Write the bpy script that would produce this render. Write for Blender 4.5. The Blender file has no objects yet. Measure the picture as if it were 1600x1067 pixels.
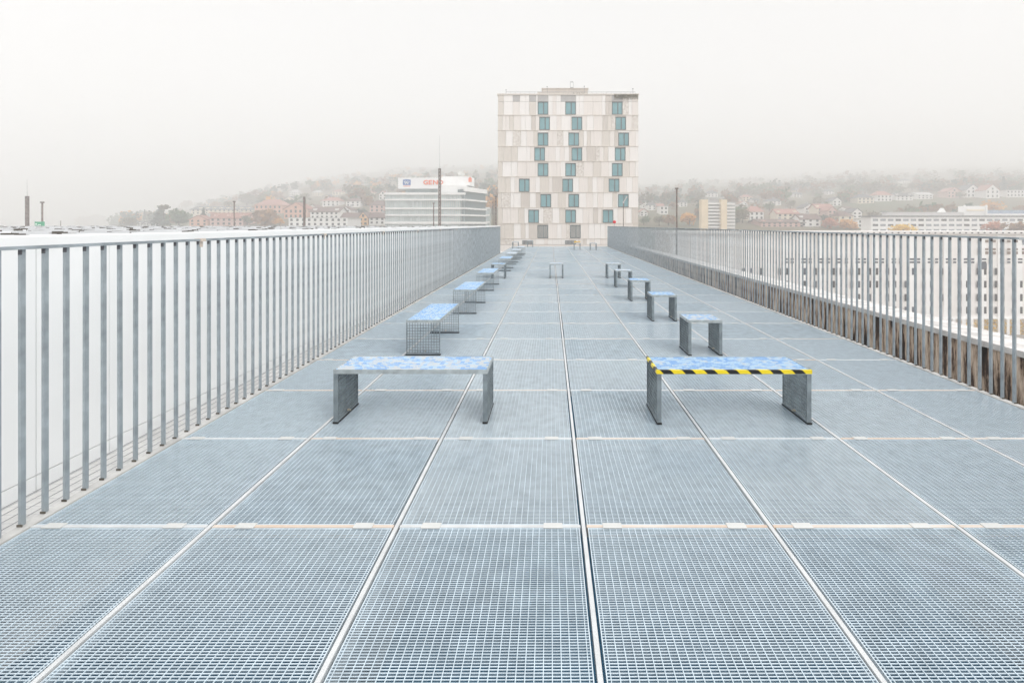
import bpy, math, random
from mathutils import Vector, noise
random.seed(7)
S = bpy.context.scene
C = S.collection
# ------------------------------------------------------------------ camera, world, sun, exposure
F, VX, VY, EYE = 750.0, 860.0, 351.0, 1.6          # the photo's focal length and vanishing point in its pixels
cd = bpy.data.cameras.new('camera'); cam = bpy.data.objects.new('camera', cd); C.objects.link(cam)
cam.location = (0, 0, EYE); cam.rotation_euler = (math.radians(90), 0, 0)
cd.sensor_width = 36; cd.lens = F/1600*36
cd.shift_x = -(VX-800)/1600; cd.shift_y = -(533.5-VY)/1600
cd.clip_start = .05; cd.clip_end = 8000
S.camera = cam

W = bpy.data.worlds.new('World'); S.world = W; W.use_nodes = True
nt = W.node_tree; nt.nodes.clear()
out = nt.nodes.new('ShaderNodeOutputWorld'); bg = nt.nodes.new('ShaderNodeBackground')
sky = nt.nodes.new('ShaderNodeTexSky'); sky.sky_type = 'NISHITA'; sky.sun_disc = False
sky.sun_elevation = math.radians(33); sky.sun_rotation = math.radians(128)
tc = nt.nodes.new('ShaderNodeTexCoord'); sep = nt.nodes.new('ShaderNodeSeparateXYZ')
ramp = nt.nodes.new('ShaderNodeValToRGB')
ramp.color_ramp.elements[0].position = 0.0; ramp.color_ramp.elements[0].color = (.79, .788, .785, 1)
ramp.color_ramp.elements[1].position = 1.0; ramp.color_ramp.elements[1].color = (2.3, 2.36, 2.45, 1)
e = ramp.color_ramp.elements.new(.42); e.color = (.72, .722, .724, 1)
scl = nt.nodes.new('ShaderNodeVectorMath'); scl.operation = 'SCALE'; scl.inputs['Scale'].default_value = .08
mx = nt.nodes.new('ShaderNodeMix'); mx.data_type = 'RGBA'; mx.inputs[0].default_value = .95
L = nt.links
L.new(tc.outputs['Generated'], sep.inputs[0]); L.new(sep.outputs['Z'], ramp.inputs[0])
L.new(sky.outputs[0], scl.inputs[0]); L.new(scl.outputs[0], mx.inputs[6]); L.new(ramp.outputs[0], mx.inputs[7])
L.new(mx.outputs[2], bg.inputs[0]); bg.inputs[1].default_value = 1.0; L.new(bg.outputs[0], out.inputs[0])

sd = bpy.data.lights.new('sun', 'SUN'); so = bpy.data.objects.new('sun', sd); C.objects.link(so)
sd.energy = 2.0; sd.angle = math.radians(50); sd.color = (1, .985, .96)
so.rotation_euler = Vector((.66, -.52, .54)).to_track_quat('Z', 'Y').to_euler()
S.view_settings.view_transform = 'Standard'; S.view_settings.look = 'None'
S.view_settings.exposure = 0.12; S.view_settings.gamma = 1
S.cycles.volume_bounces = 6
S.cycles.max_bounces = 10

# ------------------------------------------------------------------ helpers
def P(x, y, d):                                   # photo pixel at depth d -> place
    return Vector(((x-VX)*d/F, d, EYE-(y-VY)*d/F))

class MB:
    def __init__(s): s.v = []; s.f = []; s.m = []
    def face(s, pts, m=0):
        n = len(s.v); s.v += [tuple(p) for p in pts]; s.f.append(tuple(range(n, n+len(pts)))); s.m.append(m)
    def box(s, x0, x1, y0, y1, z0, z1, m=0):
        n = len(s.v)
        s.v += [(x0,y0,z0),(x1,y0,z0),(x1,y1,z0),(x0,y1,z0),(x0,y0,z1),(x1,y0,z1),(x1,y1,z1),(x0,y1,z1)]
        for q in ((0,3,2,1),(4,5,6,7),(0,1,5,4),(1,2,6,5),(2,3,7,6),(3,0,4,7)):
            s.f.append(tuple(n+i for i in q)); s.m.append(m)
    def tube(s, a, b, r0, r1, k=8, m=0, cap=True):
        a = Vector(a); b = Vector(b); d = (b-a).normalized()
        u = d.orthogonal().normalized(); w = d.cross(u)
        n = len(s.v)
        for c, r in ((a, r0), (b, r1)):
            for i in range(k):
                t = 2*math.pi*i/k; s.v.append(tuple(c+u*math.cos(t)*r+w*math.sin(t)*r))
        for i in range(k):
            j = (i+1) % k; s.f.append((n+i, n+j, n+k+j, n+k+i)); s.m.append(m)
        if cap:
            s.f.append(tuple(n+i for i in reversed(range(k)))); s.m.append(m)
            s.f.append(tuple(n+k+i for i in range(k))); s.m.append(m)
    def build(s, name, mats, parent=None, loc=None):
        me = bpy.data.meshes.new(name); me.from_pydata(s.v, [], s.f)
        if not isinstance(mats, (list, tuple)): mats = [mats]
        for q in mats: me.materials.append(q)
        if len(mats) > 1: me.polygons.foreach_set('material_index', s.m)
        me.update()
        o = bpy.data.objects.new(name, me); C.objects.link(o)
        if parent: o.parent = parent
        if loc is not None: o.location = loc
        return o

def tag(o, label=None, cat=None, group=None, kind=None):
    if label: o['label'] = label
    if cat: o['category'] = cat
    if group: o['group'] = group
    if kind: o['kind'] = kind
    return o
def empty(name, loc, label, cat, group=None, rz=0):
    o = bpy.data.objects.new(name, None); C.objects.link(o); o.location = loc
    o.rotation_euler = (0, 0, rz); o.empty_display_size = .2
    return tag(o, label, cat, group)
def copy_tree(o, parent=None):
    c = o.copy(); C.objects.link(c); c.parent = parent
    for ch in o.children: copy_tree(ch, c)
    return c

# ------------------------------------------------------------------ materials
def mat(name, col, rough=.7, metal=0, var=.0, scale=5, bump=0, bscale=40, col2=None, stretch=None, spec=.5):
    m = bpy.data.materials.new(name); m.use_nodes = True; n = m.node_tree.nodes; l = m.node_tree.links
    b = n['Principled BSDF']; b.inputs['Base Color'].default_value = (*col, 1)
    b.inputs['Roughness'].default_value = rough; b.inputs['Metallic'].default_value = metal
    b.inputs['Specular IOR Level'].default_value = spec
    if var or col2:
        t = n.new('ShaderNodeTexCoord'); no = n.new('ShaderNodeTexNoise'); no.inputs['Scale'].default_value = scale
        no.inputs['Detail'].default_value = 6
        src = t.outputs['Object']
        if stretch:
            mp = n.new('ShaderNodeMapping'); mp.inputs['Scale'].default_value = stretch
            l.new(src, mp.inputs[0]); src = mp.outputs[0]
        l.new(src, no.inputs['Vector'])
        r = n.new('ShaderNodeValToRGB'); r.color_ramp.elements[0].position = .32; r.color_ramp.elements[1].position = .68
        c2 = col2 or tuple(min(1, c*(1+var)) for c in col); c1 = col if col2 else tuple(c*(1-var) for c in col)
        r.color_ramp.elements[0].color = (*c1, 1); r.color_ramp.elements[1].color = (*c2, 1)
        l.new(no.outputs['Fac'], r.inputs[0]); l.new(r.outputs[0], b.inputs['Base Color'])
    if bump:
        t = n.new('ShaderNodeTexCoord'); no = n.new('ShaderNodeTexNoise'); no.inputs['Scale'].default_value = bscale
        l.new(t.outputs['Object'], no.inputs['Vector'])
        bp = n.new('ShaderNodeBump'); bp.inputs['Strength'].default_value = bump; bp.inputs['Distance'].default_value = .01
        l.new(no.outputs['Fac'], bp.inputs['Height']); l.new(bp.outputs[0], b.inputs['Normal'])
    return m

galv = mat('galvanised_steel', (.62,.705,.76), .28, .15, var=.10, scale=14)
galv2 = mat('galvanised_steel_dull', (.57,.66,.72), .3, .15, var=.12, scale=9)
galv3 = mat('galvanised_steel_bright', (.67,.745,.79), .26, .15, var=.10, scale=11)
galv_rod = mat('galvanised_rod', (.56,.655,.715), .3, .2, var=.12, scale=9)
galv_bar = mat('galvanised_post', (.335,.375,.40), .5, .3, var=.25, scale=7)
galv_lt = mat('pale_steel_strip', (.62,.63,.63), .6, .2, var=.08, scale=7)
for m_ in (galv, galv2, galv3, galv_rod):
    b_ = m_.node_tree.nodes['Principled BSDF']; b_.inputs['Coat Weight'].default_value = .7; b_.inputs['Coat Roughness'].default_value = .15
rusty = mat('rust_tinted_strip', (.70,.66,.61), .6, .15, col2=(.60,.45,.34), scale=1.3)
clipm = mat('clip_white_steel', (.60,.60,.58), .5, .1, var=.05)
leg_m = mat('bench_leg_steel', (.26,.30,.32), .45, .45, var=.2, scale=14)
frame_m = mat('bench_frame_steel', (.45,.49,.50), .45, .4, var=.18, scale=16)
rubber = mat('black_rubber', (.012,.012,.013), .8)
bolt_m = mat('bolt_steel', (.7,.62,.5), .35, .8)
gap_shade = mat('under_deck_shade_blue', (.02,.088,.15), .9, var=.25, scale=1.5)  # dark blue shade seen through the grating gaps, painted into this colour
white_wall = mat('white_panel_metal', (.88,.89,.89), .45, .0, var=.03, scale=1.2)
joint_dk = mat('joint_dark', (.10,.10,.11), .8)
roof_w = mat('white_roof_membrane', (.58,.585,.59), .8, var=.06, scale=.8)
vent_dk = mat('vent_dark', (.09,.08,.065), .8, var=.4, scale=9)
net_m = mat('net_wire', (.40,.40,.41), .6, .2)
pale_conc = mat('pale_concrete', (.68,.67,.65), .85, var=.1, scale=3)
ground_m = mat('ground_gravel', (.30,.27,.24), .95, var=.25, scale=.3)

def paint(name, thr, blue, pale, cell=.033, deep=.30):
    m = bpy.data.materials.new(name); m.use_nodes = True; n = m.node_tree.nodes; l = m.node_tree.links
    b = n['Principled BSDF']; b.inputs['Roughness'].default_value = .5; b.inputs['Metallic'].default_value = .1
    t = n.new('ShaderNodeTexCoord')
    sn = n.new('ShaderNodeVectorMath'); sn.operation = 'SNAP'; sn.inputs[1].default_value = (cell*1.0, cell*.36, 10)
    l.new(t.outputs['Object'], sn.inputs[0])
    wn = n.new('ShaderNodeTexWhiteNoise'); l.new(sn.outputs[0], wn.inputs['Vector'])
    no = n.new('ShaderNodeTexNoise'); no.inputs['Scale'].default_value = 8; no.inputs['Detail'].default_value = 3
    oi = n.new('ShaderNodeObjectInfo'); ad = n.new('ShaderNodeVectorMath'); ad.operation = 'ADD'
    l.new(sn.outputs[0], ad.inputs[0]); l.new(oi.outputs['Random'], ad.inputs[1])
    l.new(ad.outputs[0], no.inputs['Vector'])
    a = n.new('ShaderNodeMath'); a.operation = 'MULTIPLY_ADD'; a.inputs[1].default_value = .55
    l.new(wn.outputs[0], a.inputs[0]); l.new(no.outputs['Fac'], a.inputs[2])
    r = n.new('ShaderNodeValToRGB'); r.color_ramp.interpolation = 'CONSTANT'
    el = r.color_ramp.elements
    el[0].position = 0; el[0].color = (*pale, 1); el[1].position = thr; el[1].color = (*[ (p+q)/2 for p, q in zip(pale, blue)], 1)
    x = el.new(thr+.06); x.color = (*blue, 1); x = el.new(thr+deep); x.color = (blue[0]*.55, blue[1]*.72, blue[2]*.92, 1)
    l.new(a.outputs[0], r.inputs[0]); l.new(r.outputs[0], b.inputs['Base Color'])
    return m
paint_worn = paint('worn_blue_paint', .72, (.62,.785,.92), (.72,.75,.77), deep=.15)
paint_full = paint('blue_paint', .52, (.60,.765,.90), (.70,.75,.79))
paint_pale = paint('faded_blue_paint', .70, (.69,.775,.85), (.72,.75,.78))

def tape_mat():
    m = bpy.data.materials.new('hazard_tape'); m.use_nodes = True; n = m.node_tree.nodes; l = m.node_tree.links
    b = n['Principled BSDF']; b.inputs['Roughness'].default_value = .4
    t = n.new('ShaderNodeTexCoord'); s = n.new('ShaderNodeSeparateXYZ'); l.new(t.outputs['Object'], s.inputs[0])
    a = n.new('ShaderNodeMath'); a.operation = 'ADD'; l.new(s.outputs['X'], a.inputs[0]); l.new(s.outputs['Y'], a.inputs[1])
    a2 = n.new('ShaderNodeMath'); a2.operation = 'ADD'; l.new(a.outputs[0], a2.inputs[0]); l.new(s.outputs['Z'], a2.inputs[1])
    k = n.new('ShaderNodeMath'); k.operation = 'MULTIPLY_ADD'; k.inputs[1].default_value = 1/.176; k.inputs[2].default_value = 20.62; l.new(a2.outputs[0], k.inputs[0])
    fr = n.new('ShaderNodeMath'); fr.operation = 'FRACT'; l.new(k.outputs[0], fr.inputs[0])
    r = n.new('ShaderNodeValToRGB'); r.color_ramp.interpolation = 'CONSTANT'
    r.color_ramp.elements[0].color = (.86, .67, .015, 1); r.color_ramp.elements[1].position = .52; r.color_ramp.elements[1].color = (.008, .008, .009, 1)
    l.new(fr.outputs[0], r.inputs[0]); l.new(r.outputs[0], b.inputs['Base Color']); return m
tape = tape_mat()

# ------------------------------------------------------------------ the deck
PW, PL = .991, 1.044
X0 = .176-3*PW; X1 = X0+7*PW; Y0 = 2.548-2*PL; ROWS = 33; Y1 = Y0+ROWS*PL
NB, NR = 80, 29
g = MB()
for r in range(ROWS):
    ya = Y0+r*PL+.016; yb = ya+PL-.032
    for c in range(7):
        xa = X0+c*PW+.022+random.uniform(-.004,.004); xb = X0+(c+1)*PW-.022+random.uniform(-.004,.004)
        if c == 0: xa = X0+.052
        if c == 6: xb = X1-.052
        dz = random.uniform(-.0015,.0015); gm = random.choice((0, 0, 2, 3))
        for i in range(NB):                         # bearing bars across
            y = ya+(yb-ya)*(i+.5)/NB
            g.box(xa, xb, y-.0015, y+.0015, dz-.0046, dz-.0008, gm)
        for i in range(NR):                         # rods along the view
            x = xa+(xb-xa)*(i+.5)/NR
            g.box(x-.0017, x+.0017, ya, yb, dz-.0035, dz+.0004, 1)
        for x in (xa, xb-.004): g.box(x, x+.004, ya-.003, yb+.003, dz-.032, dz+.0009, 0)
        for y in (ya-.003, yb-.001): g.box(xa+.004, xb-.004, y, y+.004, dz-.032, dz+.0009, 0)
deck = g.build('deck', [galv, galv_rod, galv2, galv3]); tag(deck, kind='structure')
g = MB()
for c in range(1, 7):
    x = X0+c*PW; g.box(x-.0098, x+.0098, Y0, Y1, -.05, .003)
g.build('joint_strip', galv_lt, deck)
g = MB(); k = MB()
rust = {2:[0,1,0,1,1,1,1], 3:[0,1,0,1,0,1,1], 4:[1,1,1,0,1,1,1]}
for r in range(ROWS+1):
    y = Y0+r*PL
    for c in range(7):
        a = X0+c*PW+.0165; b = a+PW-.033
        rr = rust[r][c] if r in rust else (random.random() < .35)
        g.box(a, b, y-.0105, y+.0105, -.05, .0015, 1 if rr else 0)
        for q in (.16, .835):
            if r > 14: continue
            xx = a+q*(b-a)+random.uniform(-.02,.02); h = .02+random.uniform(0,.004)
            k.box(xx-.05, xx+.05, y-h, y+h, .0018, .0052)
g.build('cross_strip', [galv_lt, rusty], deck)
k.build('panel_clip', clipm, deck)
g = MB()
for x0, x1 in ((X0-.020, X0+.045), (X1-.045, X1+.020)): g.box(x0, x1, Y0, Y1, -.12, .006)
g.build('edge_angle', mat('edge_steel', (.50,.49,.47), .7, .1, var=.2, scale=6), deck)
g = MB()
for r in range(0, ROWS+1, 3): g.box(X0, X1, Y0+r*PL-.06, Y0+r*PL+.06, -.42, -.06)
for c in (0, 2, 5, 7): g.box(X0+c*PW-.05, X0+c*PW+.05, Y0, Y1, -.40, -.055)
g.build('deck_beam', galv_bar, deck)
g = MB(); g.box(X0-.6, X1+.35, Y0-3, Y1, -1.6, -.75); tag(g.build('under_deck_sheet', gap_shade), kind='structure')  # unseen dark sheet added below the grating so its gaps look dark
g = MB(); g.box(-3.89, X0-.08, -3, 36, -1.6, -.425); tag(g.build('ledge', pale_conc), kind='structure')

# ------------------------------------------------------------------ railings
def railing(X, ya, yb, label, first):
    o = empty('railing', (X, ya, 0), label, 'railing')
    side = 1 if X > 0 else -1
    t = MB(); t.box(-.022, .022, -.02, yb-ya+.02, 1.468, 1.486); t.build('handrail', galv_bar, o)
    b = MB(); y = .6; b.box(-.025, .025, -.03, .03, 1.464, 1.4885); b.box(-.0075, .0075, -.018, .018, 1.42, 1.4635)
    j0 = b.build('rail_joint', rusty if side < 0 else galv_lt, o); j0.location = (0, y, 0)
    while y+2*PL < yb-ya: y += 2*PL; q = j0.copy(); C.objects.link(q); q.parent = o; q.location = (0, y, 0)
    n = int((yb-ya)/(PL/9)); rest = MB(); base = None
    vis = [i for i in range(n+1) if ya+i*PL/9 > first][:100]
    for i in range(n+1):
        y = i*PL/9
        if i in vis:
            if base is None:
                m = MB(); m.box(-.007, .007, -.013, .013, .0065, 1.468)
                m.box(-.0072, .0072, -.0132, -.0050, 1.440, 1.4675, 1)
                base = m.build('baluster', [galv_bar, joint_dk], o); q = base
            else:
                q = base.copy(); C.objects.link(q); q.parent = o
            q.location = (random.uniform(-.0015,.0015), y, 0); q.rotation_euler = (random.uniform(-.0012,.0012), random.uniform(-.001,.001), random.uniform(-.05,.05))
        else: rest.box(-.007, .007, y-.013, y+.013, .0065, 1.468)
    q = rest.build('baluster', galv_bar, o); q['kind'] = 'stuff'
    f = MB()
    for i in range(n+1):
        y = i*PL/9; f.box(-.012 if side < 0 else -.016, .016 if side < 0 else .012, y-.018, y-.0135, .0062, .018)
    f.build('foot_bracket', vent_dk, o)
railing(X0-.006, 2.548-12*PL/9, 26.9, 'long grey flat-bar railing on the left edge of the deck by the white wall', 2.3)
railing(X1+.006, 2.548-9*PL/9, 34.8, 'long grey flat-bar railing on the right edge of the deck by the stained wall', 4.1)

# ------------------------------------------------------------------ benches
BD, BH = .41, .434
def grid_plate(mb, w, h, axis, t, pu, pv, th=.0022, org=(0,0,0)):
    """a welded grating plate; axis 'z' lies flat (w along x, h along y), 'x' stands (w along y, h along z)"""
    ox, oy, oz = org
    nu = max(2, round(w/pu)); nv = max(2, round(h/pv))
    for i in range(1, nu):
        u = -w/2+w*i/nu
        if axis == 'z': mb.box(ox+u-th/2, ox+u+th/2, oy-h/2, oy+h/2, oz-t, oz-.001)
        else: mb.box(ox-.009, ox+.009, oy+u-.0016, oy+u+.0016, oz, oz+h)
    for i in range(1, nv):
        v = -h/2+h*i/nv
        if axis == 'z': mb.box(ox-w/2, ox+w/2, oy+v-th/2-.0005, oy+v+th/2+.0005, oz-t*.5, oz+.0005)
        else: mb.box(ox-t/2, ox+t/2, oy-w/2, oy+w/2, oz+h/2+v-th/2, oz+h/2+v+th/2)
def make_bench(name, length, label, cat, group, seatm):
    o = empty(name, (0,0,0), label, cat, group)
    s = MB(); grid_plate(s, length-.01, BD-.01, 'z', .028, .0115, .033, th=.003, org=(0,0,BH-.001))
    s.build('seat', seatm, o)
    f = MB(); h = length/2; d = BD/2
    f.box(-h, h, -d, -d+.006, BH-.034, BH); f.box(-h, h, d-.006, d, BH-.034, BH)
    f.box(-h, -h+.006, -d+.006, d-.006, BH-.034, BH); f.box(h-.006, h, -d+.006, d-.006, BH-.034, BH)
    f.build('seat_frame', frame_m, o)
    for sx in (-1, 1):
        m = MB(); cx = sx*(h-.019)
        grid_plate(m, BD-.01, BH-.065, 'x', .022, .034, .034, th=.003, org=(cx, 0, .028))
        m.box(cx-.018, cx+.018, -d+.001, -d+.006, .0136, BH-.035); m.box(cx-.018, cx+.018, d-.006, d-.001, .0136, BH-.035)
        m.box(cx-.018, cx+.018, -d+.006, d-.006, .0136, .026)
        lg = m.build('leg', leg_m, o)
        q = MB(); q.box(cx-.020, cx+.020, -d-.008, d+.008, .0008, .0135); q.build('rubber_foot', rubber, lg)
        q = MB(); bx = cx-sx*.03; q.box(min(cx-sx*.018, bx), max(cx-sx*.018, bx), -.03, -.012, .035, .05)
        q.tube((bx-sx*.0, -.021, .042), (bx-sx*.014, -.021, .042), .008, .008, 8); q.build('bolt', bolt_m, lg)
    return o
LG = 1.24
GB = 'grating benches on the deck'; GS = 'grating stools on the deck'
A = make_bench('bench', LG, 'nearest left bench set crosswise, grey frame with patchy worn blue seat', 'bench', GB, paint_worn)
A.location = ((-1.744-.509)/2, 3.86+BD/2, 0)
B = make_bench('bench', LG, 'nearest right bench, blue seat edged with yellow and black hazard tape', 'bench', GB, paint_full)
B.location = ((.857+2.09)/2, 3.846+BD/2, 0)
t = MB(); h = LG/2; d = BD/2
t.box(-h-.003, h+.003, -d-.003, -d-.0004, BH-.029, BH+.002); t.box(-h-.003, h+.003, -d-.0004, -d+.014, BH+.0008, BH+.002)
t.box(-h-.003, -h-.0004, -d, d, BH-.029, BH+.002); t.box(-h-.0004, -h+.013, -d+.0145, d, BH+.0008, BH+.002)
t.box(h+.0004, h+.003, -d, -d+.05, BH-.031, BH+.002)
t.build('hazard_tape', tape, B)
Lp = make_bench('bench', LG, '', 'bench', GB, paint_full); Lp.rotation_euler.z = math.pi/2
near = [(5.87,-1.56,'bench set lengthwise right behind the nearest left bench, open mesh legs, blue seat'),
        (8.60,-1.54,'second lengthwise blue bench along the left railing, counted from the front'),
        (11.6,-1.58,'third lengthwise bench of the left row, plain blue seat, just before the stool'),
        (16.5,-1.58,'fourth lengthwise bench of the left row, just beyond the left row stool'),
        (19.2,-1.58,'fifth lengthwise bench of the left row, pale seat with dark feet'),
        (21.9,-1.58,'sixth lengthwise bench of the left row, nearly washed out seat'),
        (24.8,-1.56,'farthest lengthwise bench of the left row, lavender pale seat')]
for i, (y, x, lb) in enumerate(near):
    o = Lp if i == 0 else copy_tree(Lp)
    o.location = (x, y+LG/2, 0); o['label'] = lb
    if i >= 4:
        for c in o.children:
            if c.name.startswith('seat') and not c.name.startswith('seat_frame'):
                c.data = c.data.copy() if i == 4 else pale_data; c.data.materials[0] = paint_pale; pale_data = c.data
St = make_bench('stool', .415, '', 'stool', GS, paint_worn)
sp = [(1.893,5.86,'nearest stool of the right row, patchy blue seat, right behind the taped bench',0),
      (1.89,7.95,'second stool of the right row, plain blue seat',1),
      (1.89,10.05,'third stool of the right row, pale blue seat',1),
      (1.875,12.2,'fourth stool of the right row, partly covering the last one',2),
      (1.895,14.3,'last stool of the right row, grey seat without blue',2),
      (.18,14.3,'lone stool in the middle of the deck, thin grey frame',2),
      (-1.55,14.2,'stool in the left row between the third and fourth lengthwise bench',1),
      (-2.35,32.2,'tiny stool far left near the deck end, before the stone tower',2),
      (-1.45,34.2,'tiny stool at the deck end before the left basement grille of the tower',2),
      (1.70,30.4,'tiny stool near the deck end with autumn leaves on its seat',2),
      (2.71,30.2,'tiny stool near the deck end, close to the end of the right railing',2)]
seatvar = {}
for i, (x, y, lb, v) in enumerate(sp):
    o = St if i == 0 else copy_tree(St)
    o.location = (x, y+BD/2, 0); o['label'] = lb
    if v:
        for c in o.children:
            if c.name.startswith('seat') and not c.name.startswith('seat_frame'):
                if v not in seatvar:
                    seatvar[v] = c.data.copy(); seatvar[v].materials[0] = paint_full if v == 1 else paint_pale
                c.data = seatvar[v]

# ------------------------------------------------------------------ left: white walled hall with its roof, net
WX = -3.9
hall = empty('warehouse', (WX-30, 20, -20), 'long white flat-roofed hall behind the left railing', 'building')
hl = hall.location
def H(mb, name, m): mb.build(name, m, hall, (-hl.x, -hl.y, -hl.z))
g = MB(); y = 3.64-.603*10
while y < 36.7:
    g.box(WX-.05, WX, y+.003, y+.603-.003, -.2965, 1.44); g.box(WX-.05, WX, y+.003, y+.603-.003, -2.5, -.303)
    y += .603
H(g, 'wall', white_wall)
g = MB(); g.box(WX-.3, WX-.052, -3, 37, -20, 1.42); H(g, 'wall_backing', joint_dk)
g = MB(); g.box(-95, WX-.301, -3, 37, -20, 1.35); g.box(-95.2, WX-.3, -3, 37.2, 1.35, 1.36); g.box(-95, -6.7, 37, 60.5, -20, 1.35); g.box(-95.2, -6.6, 37.2, 61, 1.35, 1.36)
H(g, 'roof', roof_w)
g = MB(); g.box(WX-.32, WX+.012, -3, 37, 1.441, 1.508); g.box(WX-.32, WX-.14, -3, 37, 1.5085, 1.514)
H(g, 'roof_edge', white_wall)
def nth(n):
    o = ['','first','second','third','fourth','fifth','sixth','seventh','eighth','ninth','tenth','eleventh','twelfth','thirteenth','fourteenth','fifteenth','sixteenth','seventeenth','eighteenth','nineteenth']
    t = {2:'twent',3:'thirt',4:'fort',5:'fift'}
    return o[n] if n < 20 else t[n//10]+('ieth' if n % 10 == 0 else 'y-'+o[n % 10])
proto = None; cnt = 0; late = []
y = 8.0; row = 0
while y < 59:
    x = -7.0-(row % 2)*1.0; inrow = 0
    while x > -(VX+20)/F*y and x > -70:
        if y > 37 and x > -7.3: x -= 1; continue
        if cnt >= 300: late.append((x+random.uniform(-.4,.4), y+random.uniform(-.3,.3))); x -= 2.2; continue
        if proto is None:
            m = MB()
            m.box(-.62, .34, -.25, .25, 0, .05); m.box(-.56, .28, -.19, .19, .05, .072)
            m.box(.37, .50, -.20, -.04, 0, .075, 1); m.box(.53, .58, -.16, .0, 0, .06, 1); m.box(-.70, -.64, -.2, -.1, 0, .055, 1)
            proto = m.build('roof_vent', [roof_w, vent_dk]); o = proto
        else: o = proto.copy(); C.objects.link(o)
        sc = random.uniform(.8, 1.25)
        o.location = (x+random.uniform(-.4,.4), y+random.uniform(-.35,.35), 1.3602); o.scale = (sc, sc, random.uniform(.85,1.2))
        o.rotation_euler.z = random.choice((0, 0, math.pi))+random.uniform(-.03,.03)
        inrow += 1; tag(o, 'low white roof vent, %s from the right in the %s row beyond the left railing' % (nth(inrow), nth(row+1)), 'roof vent', 'low vents spread over the white roof')
        cnt += 1; x -= 1.75+random.uniform(-.3,.4)+y*.01
    y += 1.7+y*.035; row += 1
g = MB()
for x, y in late:
    g.box(x-.55, x+.3, y-.15, y+.15, 1.3602, 1.42, 0); g.box(x+.35, x+.5, y-.1, y, 1.3602, 1.43, 1)
if late: tag(g.build('roof_vent', [roof_w, vent_dk]), 'far rows of low vents on the white flat roof', 'roof vents', kind='stuff')
g = MB(); zN = -.40
y = 0.3
while y < 27:
    g.box(X0-.05, WX+.01, y-.0016, y+.0016, zN-.004, zN) if False else g.face([(WX+.01,y,zN),(WX+.01,y+.0035,zN),(X0-.05,y+.0535,zN),(X0-.05,y+.05,zN)])
    y += .10
for i in range(12):
    x = WX+.03+i*.09; g.box(x-.0013, x+.0013, .2, 27, zN-.006, zN-.0005)
tag(g.build('safety_net', net_m), 'pale wire netting stretched flat between the left railing and the white wall', 'netting')

# ------------------------------------------------------------------ right: stained wall with its coping
def stain_mat():
    m = bpy.data.materials.new('stained_render'); m.use_nodes = True; n = m.node_tree.nodes; l = m.node_tree.links
    b = n['Principled BSDF']; b.inputs['Roughness'].default_value = .9
    t = n.new('ShaderNodeTexCoord'); mp = n.new('ShaderNodeMapping'); mp.inputs['Scale'].default_value = (1, 5.5, .7)
    l.new(t.outputs['Object'], mp.inputs[0])
    a = n.new('ShaderNodeTexNoise'); a.inputs['Scale'].default_value = 1; a.inputs['Detail'].default_value = 10; a.inputs['Roughness'].default_value = .72
    l.new(mp.outputs[0], a.inputs['Vector'])
    r = n.new('ShaderNodeValToRGB'); el = r.color_ramp.elements
    el[0].position = .38; el[0].color = (.02,.014,.011,1); el[1].position = .60; el[1].color = (.86,.72,.58,1)
    x = el.new(.455); x.color = (.085,.05,.032,1); x = el.new(.50); x.color = (.45,.32,.23,1); x = el.new(.54); x.color = (.66,.51,.39,1)
    l.new(a.outputs['Fac'], r.inputs[0]); l.new(r.outputs[0], b.inputs['Base Color']); return m
wo = empty('boundary_wall', (5.2, 18, -20), 'old brown and black stained wall with pale coping behind the right railing', 'wall')
g = MB(); g.box(5.02, 5.45, -2, 36, -20, .19); g.build('wall_face', stain_mat(), wo, (-5.2, -18, 20))
g = MB(); y = -2
while y < 36:
    g.box(4.985, 5.54, y+.004, y+1.5, .192+random.uniform(0,.003), .262); y += 1.504
g.build('coping', mat('pale_coping', (.66,.63,.60), .9, var=.22, scale=5), wo, (-5.2, -18, 20))

# ------------------------------------------------------------------ ground and hills
def lerp_tab(tab, x):
    if x <= tab[0][0]: return tab[0][1]
    for (a, va), (b, vb) in zip(tab, tab[1:]):
        if x <= b:
            t = (x-a)/(b-a); t = t*t*(3-2*t); return va+(vb-va)*t
    return tab[-1][1]
PROF = [(-900,356),(0,356),(160,352.5),(230,337),(300,322),(360,306),(430,289),(500,278),(560,270),(640,262),(780,258),(860,268),(1000,288),(1100,282),(1200,276),(1400,262),(1600,252),(2400,240)]
def terrain(X, Y):
    px = VX+F*X/max(Y, 1)
    if Y < 160: return -20
    top = (VY-lerp_tab(PROF, px))/F*1500          # rise above the eye at 900 m
    s = (Y-205)/1295
    if s < 0: return -20+(Y-160)/45*20
    n = noise.noise(Vector((X*.012, Y*.012, 0)))*5*min(1, s*4)
    return 0+ (top+1.6)*(min(s, 1.3)**.95) + n*max(0, min(1, top/30))
g = MB(); cols = 170; rows = 75
for r in range(rows):
    for c in range(cols):
        def q(cc, rr):
            Y = 160+rr/rows*1700; px = -700+cc/cols*3100; X = (px-VX)*Y/F
            return (X, Y, terrain(X, Y)-.3)
        if c == 0 and r == 0: grid = [[q(cc, rr) for cc in range(cols+1)] for rr in range(rows+1)]
        g.face([grid[r][c], grid[r][c+1], grid[r+1][c+1], grid[r+1][c]])
hill_m = mat('hill_grass', (.09,.105,.05), .95, col2=(.17,.12,.075), scale=.012)
tag(g.build('hills', hill_m), kind='structure')
g = MB(); g.box(-3500, 3500, -2500, 3500, -20.6, -20.2); tag(g.build('ground', ground_m), kind='structure')
def hit(x, y, lo=207, hi=1800):
    d = lo
    while d < hi:
        p = P(x, y, d)
        if p.z <= terrain(p.x, p.y): return d
        d += 4
    return 215

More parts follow.
